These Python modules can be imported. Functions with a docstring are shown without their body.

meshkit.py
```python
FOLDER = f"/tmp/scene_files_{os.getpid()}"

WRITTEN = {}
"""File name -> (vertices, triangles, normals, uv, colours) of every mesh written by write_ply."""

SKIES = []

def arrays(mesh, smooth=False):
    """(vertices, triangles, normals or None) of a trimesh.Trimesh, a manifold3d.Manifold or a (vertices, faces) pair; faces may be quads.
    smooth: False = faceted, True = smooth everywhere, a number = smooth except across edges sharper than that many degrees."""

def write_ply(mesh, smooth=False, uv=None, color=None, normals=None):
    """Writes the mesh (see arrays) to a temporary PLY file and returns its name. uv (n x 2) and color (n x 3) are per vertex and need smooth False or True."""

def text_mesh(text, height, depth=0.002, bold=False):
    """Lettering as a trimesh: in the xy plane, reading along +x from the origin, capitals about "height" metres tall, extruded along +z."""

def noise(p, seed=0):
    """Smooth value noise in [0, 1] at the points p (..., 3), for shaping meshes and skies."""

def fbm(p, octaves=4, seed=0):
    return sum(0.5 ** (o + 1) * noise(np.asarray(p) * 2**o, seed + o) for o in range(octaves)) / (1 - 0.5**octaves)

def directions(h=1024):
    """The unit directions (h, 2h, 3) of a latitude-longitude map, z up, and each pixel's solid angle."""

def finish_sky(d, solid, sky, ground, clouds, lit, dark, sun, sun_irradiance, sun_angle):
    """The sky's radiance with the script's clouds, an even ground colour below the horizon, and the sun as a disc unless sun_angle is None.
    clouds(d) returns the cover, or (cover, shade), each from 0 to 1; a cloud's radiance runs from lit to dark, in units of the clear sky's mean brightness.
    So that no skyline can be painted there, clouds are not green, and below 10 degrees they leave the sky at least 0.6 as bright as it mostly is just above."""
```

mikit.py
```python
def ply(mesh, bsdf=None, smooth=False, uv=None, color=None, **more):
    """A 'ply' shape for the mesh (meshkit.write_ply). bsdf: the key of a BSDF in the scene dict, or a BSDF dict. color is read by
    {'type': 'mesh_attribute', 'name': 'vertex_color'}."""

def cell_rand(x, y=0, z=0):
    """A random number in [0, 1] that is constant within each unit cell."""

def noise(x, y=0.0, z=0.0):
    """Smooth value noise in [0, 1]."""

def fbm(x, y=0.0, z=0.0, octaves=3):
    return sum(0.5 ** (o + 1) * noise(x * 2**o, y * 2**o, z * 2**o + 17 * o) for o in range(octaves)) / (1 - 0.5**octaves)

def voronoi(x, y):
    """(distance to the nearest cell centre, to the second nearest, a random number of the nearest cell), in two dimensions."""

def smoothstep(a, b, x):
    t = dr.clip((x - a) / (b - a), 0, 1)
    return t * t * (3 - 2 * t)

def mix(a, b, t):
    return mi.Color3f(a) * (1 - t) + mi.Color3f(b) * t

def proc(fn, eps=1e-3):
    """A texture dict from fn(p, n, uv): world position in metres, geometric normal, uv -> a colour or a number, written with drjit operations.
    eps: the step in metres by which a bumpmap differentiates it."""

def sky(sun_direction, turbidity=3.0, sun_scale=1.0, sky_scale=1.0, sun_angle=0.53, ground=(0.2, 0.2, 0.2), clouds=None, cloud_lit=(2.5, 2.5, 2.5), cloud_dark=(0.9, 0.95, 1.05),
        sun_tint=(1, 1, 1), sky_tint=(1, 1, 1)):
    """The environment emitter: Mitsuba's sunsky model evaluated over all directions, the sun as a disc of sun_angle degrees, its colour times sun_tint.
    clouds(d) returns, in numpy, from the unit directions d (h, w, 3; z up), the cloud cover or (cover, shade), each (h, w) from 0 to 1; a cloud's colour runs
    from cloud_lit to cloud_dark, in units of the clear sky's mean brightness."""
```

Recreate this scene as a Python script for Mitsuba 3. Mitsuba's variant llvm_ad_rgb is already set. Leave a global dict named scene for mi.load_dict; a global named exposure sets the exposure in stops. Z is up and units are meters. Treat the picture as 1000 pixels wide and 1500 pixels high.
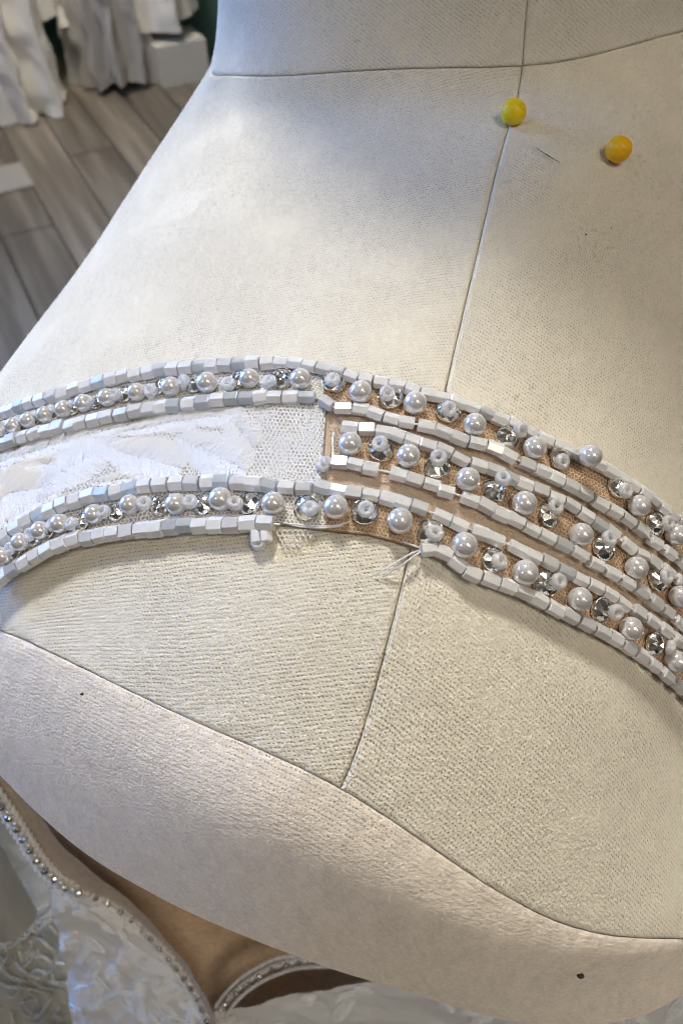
import math, random
import numpy as np, trimesh, mitsuba as mi, mikit, meshkit
import drjit as dr
from scipy.interpolate import RectBivariateSpline, CubicSpline
from scipy.spatial import cKDTree
T = mi.ScalarTransform4f
rng = np.random.default_rng(7)
random.seed(7)
scene, labels = {"type": "scene"}, {}

# ------------------------------------------------------------------ camera, lamps, exposure
F, PITCH, CAM = 1100.0, math.radians(50), np.array([0, 0, 1.42])
cp, sp_ = math.cos(PITCH), math.sin(PITCH)
RT, FW, DN = np.array([1.0, 0, 0]), np.array([0, cp, -sp_]), np.array([0, -sp_, -cp])
scene["camera"] = {"type": "thinlens", "fov": 2 * math.degrees(math.atan(500 / F)), "fov_axis": "x", "aperture_radius": 0.00042, "focus_distance": 0.116,
                   "near_clip": 0.01, "far_clip": 60.0, "to_world": T().look_at(origin=CAM.tolist(), target=(CAM + FW).tolist(), up=[0, 0, 1])}
exposure = -0.50
SHOULDER = np.array([0.02, 0.09, 1.345])


def lamp(key, direction, dist, w, h, rgb, at=SHOULDER):
    d = np.array(direction, float); d /= np.linalg.norm(d)
    o = at + d * dist
    scene[key] = {"type": "rectangle", "to_world": T().look_at(origin=o.tolist(), target=at.tolist(), up=[0.01, 0.02, 1]) @ T().scale([w / 2, h / 2, 1]),
                  "emitter": {"type": "area", "radiance": {"type": "rgb", "value": list(rgb)}}}


lamp("ceiling_panel", (-0.13, 0.44, 0.89), 1.6, 0.24, 0.24, (164, 158, 143))
labels["ceiling_panel"] = {"label": "square white ceiling light panel above the dress form", "category": "ceiling light"}
lamp("shop_window", (-0.88, 0.42, 0.20), 2.6, 1.5, 1.7, (2.3, 5.4, 13.2))
labels["shop_window"] = {"label": "tall cool bright window left of the dress form", "category": "window"}
lamp("ceiling_spot", (0.62, -0.60, 0.52), 2.2, 0.16, 0.16, (40, 34, 27))
labels["ceiling_spot"] = {"label": "small warm ceiling spot behind the photographer on the right", "category": "ceiling light"}
lamp("ceiling_spot_001", (-0.62, -0.46, 0.64), 2.1, 0.18, 0.18, (50, 50, 51))
labels["ceiling_spot_001"] = {"label": "small white ceiling spot behind the photographer on the left", "category": "ceiling light"}
lamp("ceiling_panel_002", (0.30, -0.50, 0.81), 1.7, 0.4, 0.4, (24.5, 22.0, 18.4))
labels["ceiling_panel_002"] = {"label": "warm ceiling light panel behind the photographer", "category": "ceiling light"}
lamp("ceiling_panel_001", (0.05, -0.35, 0.9), 2.1, 0.5, 0.5, (66, 60, 51), at=np.array([-1.1, 3.7, 0.6]))
labels["ceiling_panel_001"] = {"label": "square white ceiling light panel over the hanging gowns", "category": "ceiling light"}
scene["room_light"] = {"type": "constant", "radiance": {"type": "rgb", "value": [0.075, 0.07, 0.065]}}


# ------------------------------------------------------------------ helpers
def W(x, y, z):
    """A measured point: where it stands in the photograph and how far off it is (metres)."""
    return CAM + z * ((x - 500) / F * RT + (y - 750) / F * DN + FW)


def proj(P):
    q = np.asarray(P) - CAM
    z = q @ FW
    return np.stack([500 + F * (q @ RT) / z, 750 + F * (q @ DN) / z, z], -1)


def numbered(name):
    if name not in scene and name not in taken:
        taken.add(name); return name
    k = 1
    while f"{name}_{k:03d}" in taken:
        k += 1
    taken.add(f"{name}_{k:03d}")
    return f"{name}_{k:03d}"


taken = set()


def obj(name, shape, parent=None, label=None, cat=None, group=None, kind=None):
    key = numbered((parent + "__" if parent else "") + name)
    if shape is not None:
        scene[key] = shape
    l = {k: v for k, v in (("label", label), ("category", cat), ("group", group), ("kind", kind)) if v}
    if l:
        labels[key] = l
    return key


def frame(o, x, z, sc=(1, 1, 1)):
    """Matrix with local x along x, local z along z, at o."""
    z = z / np.linalg.norm(z); x = x - z * (x @ z); x /= np.linalg.norm(x)
    y = np.cross(z, x)
    m = np.eye(4); m[:3, 0], m[:3, 1], m[:3, 2], m[:3, 3] = x * sc[0], y * sc[1], z * sc[2], o
    return T(m.tolist())


def tube(points, r, sides=6):
    p = np.asarray(points, float)
    t = np.gradient(p, axis=0); t /= np.linalg.norm(t, axis=1, keepdims=True) + 1e-12
    a = np.cross(t, [0.31, 0.52, 0.8]); a /= np.linalg.norm(a, axis=1, keepdims=True) + 1e-12
    b = np.cross(t, a); ang = np.arange(sides) * 2 * np.pi / sides
    r = np.broadcast_to(r, (len(p),))
    v = p[:, None] + r[:, None, None] * (np.cos(ang)[None, :, None] * a[:, None] + np.sin(ang)[None, :, None] * b[:, None])
    i, j = np.meshgrid(np.arange(len(p) - 1), np.arange(sides), indexing="ij")
    q = np.stack([i * sides + j, i * sides + (j + 1) % sides, (i + 1) * sides + (j + 1) % sides, (i + 1) * sides + j], -1).reshape(-1, 4)
    f = np.vstack([q[:, [0, 1, 2]], q[:, [0, 2, 3]]])
    caps = [[0, k + 1, k] for k in range(1, sides - 1)] + [[(len(p) - 1) * sides, (len(p) - 1) * sides + k, (len(p) - 1) * sides + k + 1] for k in range(1, sides - 1)]
    return v.reshape(-1, 3), np.vstack([f, caps])


def join(parts):
    V, Fc, n = [], [], 0
    for v, f in parts:
        V.append(v); Fc.append(np.asarray(f) + n); n += len(v)
    return np.vstack(V), np.vstack(Fc)


def gridfaces(n, m, flip=False):
    i, j = np.meshgrid(np.arange(n - 1), np.arange(m - 1), indexing="ij")
    a, b, c, d = i * m + j, (i + 1) * m + j, (i + 1) * m + j + 1, i * m + j + 1
    q = np.stack([a, b, c, d], -1).reshape(-1, 4)
    if flip:
        q = q[:, ::-1]
    return np.vstack([q[:, [0, 1, 2]], q[:, [0, 2, 3]]])


def patch(ctrl, n=120, m=120, k=3, s=0.0):
    """Smooth sheet through a control grid of points; returns (points n x m x 3)."""
    C = np.array(ctrl, float)
    u, v = np.linspace(0, 1, C.shape[0]), np.linspace(0, 1, C.shape[1])
    kx, ky = min(k, C.shape[0] - 1), min(k, C.shape[1] - 1)
    U, V = np.meshgrid(np.linspace(0, 1, n), np.linspace(0, 1, m), indexing="ij")
    return np.stack([RectBivariateSpline(u, v, C[:, :, a], kx=kx, ky=ky, s=s).ev(U, V) for a in range(3)], -1)


def grid_normals(P):
    a, b = np.gradient(P, axis=0), np.gradient(P, axis=1)
    n = np.cross(a, b); return n / (np.linalg.norm(n, axis=-1, keepdims=True) + 1e-15)


def arc_uv(P):
    """Lengths along both grid directions, in metres."""
    du = np.linalg.norm(np.diff(P, axis=0), axis=-1); dv = np.linalg.norm(np.diff(P, axis=1), axis=-1)
    U = np.vstack([np.zeros((1, P.shape[1])), np.cumsum(du, 0)]); V = np.hstack([np.zeros((P.shape[0], 1)), np.cumsum(dv, 1)])
    return U, V


# ------------------------------------------------------------------ materials
def rgb(*c):
    return {"type": "rgb", "value": list(c)}


def two(b):
    return {"type": "twosided", "bsdf": b}


def frac(x):
    return x - dr.floor(x)


def pits(u, v, w, h):
    """0..1: the small slit-like gaps between the stitches of a tricot cloth, in staggered rows."""
    u = u + 0.00014 * (mikit.noise(u * 420, v * 420, 3.0) - 0.5) * 2
    v = v + 0.00016 * (mikit.noise(u * 300, v * 300, 7.0) - 0.5) * 2
    b = v / h
    j = dr.floor(b)
    a = u / w + 0.5 * (j - 2 * dr.floor(j / 2))
    i = dr.floor(a)
    r1, r2, r3 = mikit.cell_rand(i, j, 1), mikit.cell_rand(i, j, 2), mikit.cell_rand(i, j, 3)
    dx = (a - i - 0.5 + 0.30 * (r1 - 0.5)) * w
    dy = (b - j - 0.5 + 0.26 * (r2 - 0.5)) * h
    th = 0.55 + 0.7 * (r3 - 0.5)
    c, s = dr.cos(th), dr.sin(th)
    ex, ey = (c * dx + s * dy) / 0.00019, (-s * dx + c * dy) / 0.000095
    d = dr.sqrt(ex * ex + ey * ey)
    return (1 - mikit.smoothstep(0.35, 1.25, d)) * (0.35 + 0.65 * r2)


def knit_h(u, v, w, h, keep):
    b = v / h
    rib = 0.5 + 0.5 * dr.cos(2 * math.pi * (b + 0.3 * mikit.noise(u * 500, v * 500, 2.0)))
    fuzz = mikit.noise(u * 2700, v * 3000, 1.0) * 0.8 + mikit.noise(u * 5200 + v * 1500, v * 4800, 5.0) * 0.45 + 0.35 * mikit.noise(u * 1200, v * 1300, 4.0)
    return 0.55 * fuzz + 0.04 * rib - 0.9 * pits(u, v, w, h) * keep + 0.5


def fabric(name, base, w=0.00051, h=0.00061, bump=0.00027, rough=0.9, fade=0.0, spec=0.10, mottle=.16):
    def keepfn(p):
        k = mikit.smoothstep(0.20, 0.62, mikit.fbm(p.x * 95, p.y * 95, p.z * 95))
        return (0.30 + 0.70 * k) * (1 - fade * (1 - mikit.smoothstep(1.312, 1.327, p.z)))

    def hfn(p, n, uv):
        return knit_h(uv.x, uv.y, w, h, keepfn(p))

    def cfn(p, n, uv):
        k = pits(uv.x, uv.y, w, h) * keepfn(p)
        big = mikit.fbm(p.x * 60, p.y * 60, p.z * 60)
        fine = mikit.noise(uv.x * 2700, uv.y * 3000, 1.0)
        soil = mikit.smoothstep(0.74, 0.80, mikit.noise(p.x * 1500, p.y * 1500, p.z * 1500)) * mikit.smoothstep(0.60, 0.72, mikit.noise(p.x * 70 + 5, p.y * 70, p.z * 70))
        c = mi.Color3f(base) * (0.94 - mottle / 2 + 0.12 * big + mottle * (0.65 * fine + 0.35 * mikit.noise(uv.x * 900, uv.y * 350, 8.0)))
        c = mikit.mix(c, c * mi.Color3f(0.42, 0.39, 0.34), k)
        return c * (1 - 0.12 * soil)
    scene[name] = two({"type": "bumpmap", "t": mikit.proc(hfn, eps=5e-5), "scale": bump,
                       "b": {"type": "principled", "base_color": mikit.proc(cfn), "roughness": rough, "specular": spec, "sheen": 0.6, "sheen_tint": 0.5}})


fabric("jersey", (0.77, 0.715, 0.60))
fabric("cap_jersey", (0.82, 0.735, 0.635), w=0.00052, h=0.00072, bump=0.00019, fade=0.75, spec=0.04, mottle=.30)
fabric("neck_jersey", (0.72, 0.68, 0.60), bump=0.00020)

scene["pearl_coat"] = {"type": "principled", "base_color": rgb(0.76, 0.74, 0.74), "metallic": 0.40, "roughness": 0.13, "specular": 0.7, "clearcoat": 1.0, "clearcoat_gloss": 0.97}
scene["silver"] = two({"type": "roughconductor", "material": "Ag", "distribution": "ggx", "alpha": 0.07, "specular_reflectance": rgb(0.86, 0.86, 0.82)})
scene["crystal_foil"] = two({"type": "roughconductor", "material": "Ag", "distribution": "ggx", "alpha": 0.035, "specular_reflectance": rgb(0.97, 0.97, 0.96)})
scene["seed_glass"] = {"type": "principledthin", "base_color": rgb(0.97, 0.97, 0.98), "roughness": 0.08, "spec_trans": 0.34, "diff_trans": 0.8, "eta": 1.5}
for name, weight, st, ro in (("milk_glass", .50, .30, .08), ("clear_milk_glass", .36, .48, .06)):
    scene[name] = {"type": "blendbsdf", "weight": weight, "a": {"type": "principledthin", "base_color": rgb(0.985, 0.98, 0.98), "roughness": ro, "spec_trans": st, "diff_trans": 0.75, "eta": 1.5},
                   "b": {"type": "principled", "base_color": rgb(.96, .955, .95), "roughness": ro, "specular": .7}}
scene["thread_white"] = two({"type": "principled", "base_color": rgb(0.82, 0.80, 0.80), "roughness": 0.5, "sheen": 0.4})
scene["net_white"] = two({"type": "principled", "base_color": rgb(0.82, 0.81, 0.79), "roughness": 0.6})
scene["satin_stitch"] = two({"type": "principled", "base_color": rgb(0.80, 0.80, 0.81), "roughness": 0.42, "specular": 0.5, "sheen": 0.4})


def netbump(w):
    def fn(p, n, uv):
        a, b, _ = mikit.voronoi(uv.x / w, uv.y / w)
        return mikit.smoothstep(0.0, 0.25, b - a)
    return fn


def tan_cloth(name, base, w, scale, rough=0.6):
    fn = netbump(w)

    def cfn(p, n, uv):
        return mi.Color3f(base) * (0.78 + 0.34 * mikit.fbm(uv.x * 700, uv.y * 700)) * (1.06 - 0.14 * fn(p, n, uv))
    scene[name] = two({"type": "bumpmap", "t": mikit.proc(fn, eps=8e-5), "scale": scale, "b": {"type": "principled", "base_color": mikit.proc(cfn), "roughness": rough, "sheen": 0.3}})


tan_cloth("nude_tape", (0.40, 0.265, 0.155), 0.0005, -0.00012)
tan_cloth("nude_net", (0.66, 0.53, 0.40), 0.0005, -0.00016)
tan_cloth("nude_lining", (0.66, 0.49, 0.33), 0.0012, -0.00003, 0.5)
tan_cloth("nude_edge", (0.55, 0.445, 0.36), 0.0010, -0.00004, 0.5)
tan_cloth("lace_ground", (0.53, 0.51, 0.475), 0.0006, -0.00022)

# ------------------------------------------------------------------ dress form: one smooth shoulder surface, cut into its sewn panels
ROWS = [
    [(345, 70, .198), (308, 96, .178), (330, 109, .166), (410, 110, .1535), (580, 100, .1435), (765, 95, .1400), (890, 74, .1425), (1010, 42, .1495), (1120, 0, .161), (1200, -50, .178)],
    [(235, 260, .215), (227, 225, .188), (273, 205, .1705), (370, 200, .156), (540, 203, .1415), (738, 205, .1330), (880, 200, .1345), (1010, 195, .1425), (1130, 200, .155), (1210, 220, .175)],
    [(120, 470, .215), (110, 400, .180), (172, 362, .159), (300, 345, .1425), (490, 345, .1305), (703, 350, .1240), (860, 370, .1265), (1000, 410, .1345), (1120, 470, .148), (1190, 560, .17)],
    [(-70, 740, .20), (-52, 625, .166), (40, 565, .141), (200, 545, .1265), (420, 545, .1155), (655, 560, .1120), (830, 610, .1145), (980, 690, .1220), (1090, 790, .136), (1140, 910, .157)],
    [(-145, 920, .185), (-122, 805, .151), (-25, 735, .129), (135, 705, .1165), (370, 710, .1065), (615, 745, .1025), (800, 815, .1055), (950, 915, .1130), (1050, 1020, .127), (1080, 1150, .147)],
    [(-170, 920, .168), (-128, 880, .1385), (-40, 850, .1235), (110, 845, .1115), (330, 895, .1005), (565, 950, .0965), (760, 1040, .0990), (915, 1145, .1060), (1025, 1230, .119), (1060, 1330, .138)],
    [(-165, 935, .155), (-108, 935, .132), (-30, 918, .1195), (120, 980, .1075), (310, 1070, .0985), (497, 1157, .0945), (690, 1283, .0960), (850, 1364, .1015), (995, 1378, .1100), (1060, 1360, .127)],
    [(-145, 975, .153), (-75, 1025, .1315), (0, 1050, .1200), (120, 1115, .1100), (270, 1190, .1015), (430, 1270, .0975), (610, 1368, .0990), (760, 1432, .1040), (925, 1445, .1125), (1030, 1390, .126)],
    [(-115, 1010, .158), (-35, 1100, .1375), (45, 1183, .1285), (150, 1265, .1215), (290, 1337, .1140), (440, 1398, .1100), (600, 1452, .1115), (750, 1495, .1160), (905, 1497, .1230), (1010, 1425, .136)],
]
G = np.array([[W(*p) for p in r] for r in ROWS])
NC = np.array([.028, .215, 0])


def neck_row(h, inw):
    r = G[0].copy(); r[:, :2] = NC[:2] + (r[:, :2] - NC[:2]) * (1 - inw); r[:, 2] += h; return r


cen = G[-1].mean(0)
u1 = G[-1] + (cen - G[-1]) * .13 + np.array([0, .001, -.004])
u2 = G[-1] + (cen - G[-1]) * .66 + np.array([0, .002, .002])
GR = np.concatenate([[neck_row(.118, .15), neck_row(.022, .075), neck_row(.006, .035)], G, [u1, u2]])
front_more = GR[:, :1] + np.array([-.012, .0, -.10])
back_more = GR[:, -1:] + np.array([.012, .02, -.10])
front_more[:3] = GR[:3, :1] + np.array([.012, .035, 0]); back_more[:3] = GR[:3, -1:] + np.array([-.012, .03, 0])
front_more[9:] = GR[9:, :1] + np.array([.035, .02, -.02]); front_more[10:] = GR[10:, :1] + np.array([.006, .006, -.002]); back_more[9:] = GR[9:, -1:] + np.array([-.02, .03, -.02])
GR = np.concatenate([front_more, GR, back_more], 1)
UR = np.array([-2.2, -1, -.35, 0, 1, 2, 3, 4, 5, 6, 7, 8, 8.7, 9.8])
VC = np.array([-6.5, -5, -4, -3, -2, -1, 0, 1, 2, 3, 4, 5.5])
SPL = [RectBivariateSpline(UR, VC, GR[:, :, k], kx=3, ky=3, s=0) for k in range(3)]


def SP(u, v):
    return np.stack([q.ev(u, v) for q in SPL], -1)


def SN(u, v):
    a = np.stack([q.ev(u, v, dx=1) for q in SPL], -1); b = np.stack([q.ev(u, v, dy=1) for q in SPL], -1)
    n = np.cross(a, b); return n / np.linalg.norm(n, axis=-1, keepdims=True)


# lookup: the point of the surface (raised by h) that a measured position belongs to
_U, _V = np.meshgrid(np.linspace(-.3, 8.2, 500), np.linspace(-5, 4, 560), indexing="ij")
_P, _N = SP(_U, _V), SN(_U, _V)
_ok = ((CAM - _P) * _N).sum(-1) > -0.002
_tree, _uv = cKDTree(proj(_P[_ok])[:, :2]), np.stack([_U[_ok], _V[_ok]], -1)


def at_many(xy, h):
    q, h = np.asarray(xy, float).reshape(-1, 2), np.broadcast_to(np.asarray(h, float), (len(xy),))
    d, i = _tree.query(q, k=6)
    z = proj(SP(_uv[i][..., 0], _uv[i][..., 1]))[..., 2]
    uv = _uv[i[np.arange(len(q)), np.argmin(z, 1)]].copy()

    def f(a):
        return proj(SP(a[:, 0], a[:, 1]) + h[:, None] * SN(a[:, 0], a[:, 1]))[:, :2]
    eu, ev, e = np.array([1e-4, 0]), np.array([0, 1e-4]), 1e-6
    for _ in range(8):
        r = q - f(uv)
        a, b = (f(uv + eu) - f(uv - eu)) / 2e-4, (f(uv + ev) - f(uv - ev)) / 2e-4
        det = a[:, 0] * b[:, 1] - a[:, 1] * b[:, 0]
        det = np.where(np.abs(det) < 20, 20 * np.sign(det + 1e-9), det)
        step = np.stack([(r[:, 0] * b[:, 1] - r[:, 1] * b[:, 0]) / det, (a[:, 0] * r[:, 1] - a[:, 1] * r[:, 0]) / det], 1)
        uv = np.clip(uv + np.clip(step, -.25, .25), [-.3, -5.4], [8.4, 4.4])
    return uv


def surf_many(xy, h):
    uv = at_many(xy, h); n = SN(uv[:, 0], uv[:, 1]); h = np.broadcast_to(np.asarray(h, float), (len(uv),))
    return SP(uv[:, 0], uv[:, 1]) + h[:, None] * n, n


def surf(x, y, h=0.0):
    p, n = surf_many([(x, y)], h); return p[0], n[0]


def panel(name, u0, u1, v0, v1, bsdf, edges, nu, nv, rot=0.0, label=None, dep=.00064):
    us, vs = np.linspace(u0, u1, nu), np.linspace(v0, v1, nv)
    extra_u, extra_v = [], []
    for e in edges:  # finer rows along the sewn edges
        k = np.array([.002, .005, .009, .014, .02, .027, .035])
        if e == "u0": extra_u += list(u0 + k)
        if e == "u1": extra_u += list(u1 - k)
        if e == "v0": extra_v += list(v0 + k)
        if e == "v1": extra_v += list(v1 - k)
    us, vs = np.unique(np.round(np.concatenate([us, extra_u]), 6)), np.unique(np.round(np.concatenate([vs, extra_v]), 6))
    U, V = np.meshgrid(us, vs, indexing="ij")
    P, N = SP(U, V), SN(U, V)
    a, b = arc_uv(P)
    ju, jv = np.argmin(abs(us - min(max(3.0, u0), u1))), np.argmin(abs(vs - min(max(0, v0), v1)))
    A, B = a - a[ju:ju + 1], b - b[:, jv:jv + 1]
    d = np.full(U.shape, 1.0)
    for e, dist in (("u0", a), ("u1", a[-1:] - a), ("v0", b), ("v1", b[:, -1:] - b)):
        if e in edges: d = np.minimum(d, np.abs(dist))
    pk = meshkit.noise(P * 900, 3)
    wid = (.00020 if dep > .0005 else .00042) * (0.5 + pk)
    disp = -dep * np.exp(-(d / wid)) + .00022 * (meshkit.noise(P * 1100, 11) - .5) * np.exp(-(d / .0016) ** 2) + .00030 * (meshkit.noise(P * 330, 12) - .5) * np.exp(-(d / .0042) ** 2)
    disp += .00010 * (meshkit.fbm(P * 260, 3, 5) - .5) + .0005 * (meshkit.fbm(P * 45, 2, 9) - .5) * np.clip(d / .004, 0, 1)
    P = P + N * disp[..., None]
    c, s = math.cos(rot), math.sin(rot)
    uv = np.stack([c * B + s * A, -s * B + c * A], -1).reshape(-1, 2)
    return obj(name, mikit.ply((P.reshape(-1, 3), gridfaces(len(us), len(vs))), bsdf, smooth=True, uv=uv), form, label)


form = "dress_form"
taken.add(form)
labels[form] = {"label": "cream jersey covered dress form shoulder with sewn seams and a round neck", "category": "dress form"}
panel("front_panel", 0, 6, -6.5, 0, "jersey", ("u0", "u1", "v1"), 420, 420, rot=math.radians(-13), label="front shoulder panel left of the shoulder seam, lit blue by the window")
panel("back_panel", 0, 6, 0, 5.5, "jersey", ("u0", "u1", "v0"), 420, 380, rot=math.radians(24), label="back shoulder panel right of the shoulder seam, in shade")
panel("arm_cap", 6, 9.8, -6.5, 5.5, "cap_jersey", ("u0",), 220, 640, label="rounded cap over the arm end, below the armhole seam", dep=.00028)
panel("neck_panel", -2.2, 0, -6.5, 0, "neck_jersey", ("u1", "v1"), 130, 360, rot=math.radians(35))
panel("neck_panel", -2.2, 0, 0, 5.5, "neck_jersey", ("u1", "v0"), 130, 300, rot=math.radians(35))
# neck top and the far side of the neck, closed
top = SP(np.full(60, -2.2), np.linspace(-6.5, 5.5, 60))
ang = np.arctan2(top[:, 1] - NC[1], top[:, 0] - NC[0])
far0, far1 = top[-1], top[0]
back_up = []
for t in np.linspace(0, 1, 30):
    a0, a1 = math.atan2(*(far0 - NC)[[1, 0]]), math.atan2(*(far1 - NC)[[1, 0]])
    while a1 < a0: a1 += 2 * math.pi
    a = a0 + (a1 - a0) * t
    r = np.linalg.norm((far0 - NC)[:2]) * (1 - t) + np.linalg.norm((far1 - NC)[:2]) * t
    back_up.append([NC[0] + r * math.cos(a), NC[1] + r * math.sin(a), far0[2] * (1 - t) + far1[2] * t])
back_up = np.array(back_up)
low = back_up.copy(); low[:, 2] -= .135; low[:, :2] += (low[:, :2] - NC[:2]) * .15
Pn = np.stack([back_up, low])
obj("neck_panel", mikit.ply((Pn.reshape(-1, 3), gridfaces(2, 30)), "neck_jersey", smooth=True, uv=np.stack(np.meshgrid([0, .09], np.linspace(0, .15, 30), indexing="ij"), -1).reshape(-1, 2)), form)
ring = np.vstack([top, back_up[1:-1]])
capv = np.vstack([ring, ring.mean(0) + [0, 0, .006]]); nR = len(ring)
obj("neck_top", mikit.ply((capv, [[i, (i + 1) % nR, nR] for i in range(nR)]), "neck_jersey", smooth=True, uv=capv[:, :2]), form)

# ------------------------------------------------------------------ beads: unit shapes, shared by all copies
PEARL = trimesh.creation.uv_sphere(1.0, count=[16, 28])
PEARL = mikit.ply((np.array(PEARL.vertices), np.array(PEARL.faces)), "pearl_coat", smooth=True)


def ringmesh(profile, n, closed=True, twist=0.0):
    """A profile of (r, z) turned about z in n flats."""
    pr = np.array(profile, float); m = len(pr)
    a = np.arange(n) * 2 * np.pi / n + twist
    v = np.stack([pr[:, 0, None] * np.cos(a), pr[:, 0, None] * np.sin(a), np.broadcast_to(pr[:, 1, None], (m, n))], -1).reshape(-1, 3)
    f = []
    for i in range(m if closed else m - 1):
        k = (i + 1) % m
        for j in range(n):
            l = (j + 1) % n
            f += [[i * n + j, i * n + l, k * n + l], [i * n + j, k * n + l, k * n + j]]
    return v, np.array(f)


def bugle_mesh(n, tw):
    v, f = ringmesh([(.26, -.5), (.93, -.5), (.98, -.49), (1.0, -.465), (1.0, .465), (.98, .49), (.93, .5), (.26, .5)], n, True, tw)
    return np.stack([v[:, 2], v[:, 0], v[:, 1]], -1), f      # axis along x


scene["rainbow_glass"] = {"type": "blendbsdf", "weight": 0.07, "a": {"type": "principledthin", "base_color": rgb(0.985, 0.985, 0.99), "roughness": 0.07, "spec_trans": 0.4, "diff_trans": 0.75, "eta": 1.5},
                          "b": {"type": "twosided", "bsdf": {"type": "roughconductor", "material": "none", "alpha": 0.06, "specular_reflectance": rgb(0.45, 0.82, 1.0)}}}
BUGLES = [mikit.ply(bugle_mesh(nf, t), m, smooth=25) for t, m, nf in ((0.0, "milk_glass", 6), (0.0, "milk_glass", 6), (0.52, "milk_glass", 6), (0.0, "clear_milk_glass", 6), (0.785, "clear_milk_glass", 4), (0.0, "rainbow_glass", 6))]
tor = [(.63 + .37 * math.cos(a), .50 * math.sin(a)) for a in np.linspace(0, 2 * np.pi, 12, endpoint=False)]
SEED = mikit.ply(ringmesh(tor, 20), "seed_glass", smooth=True)


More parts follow.
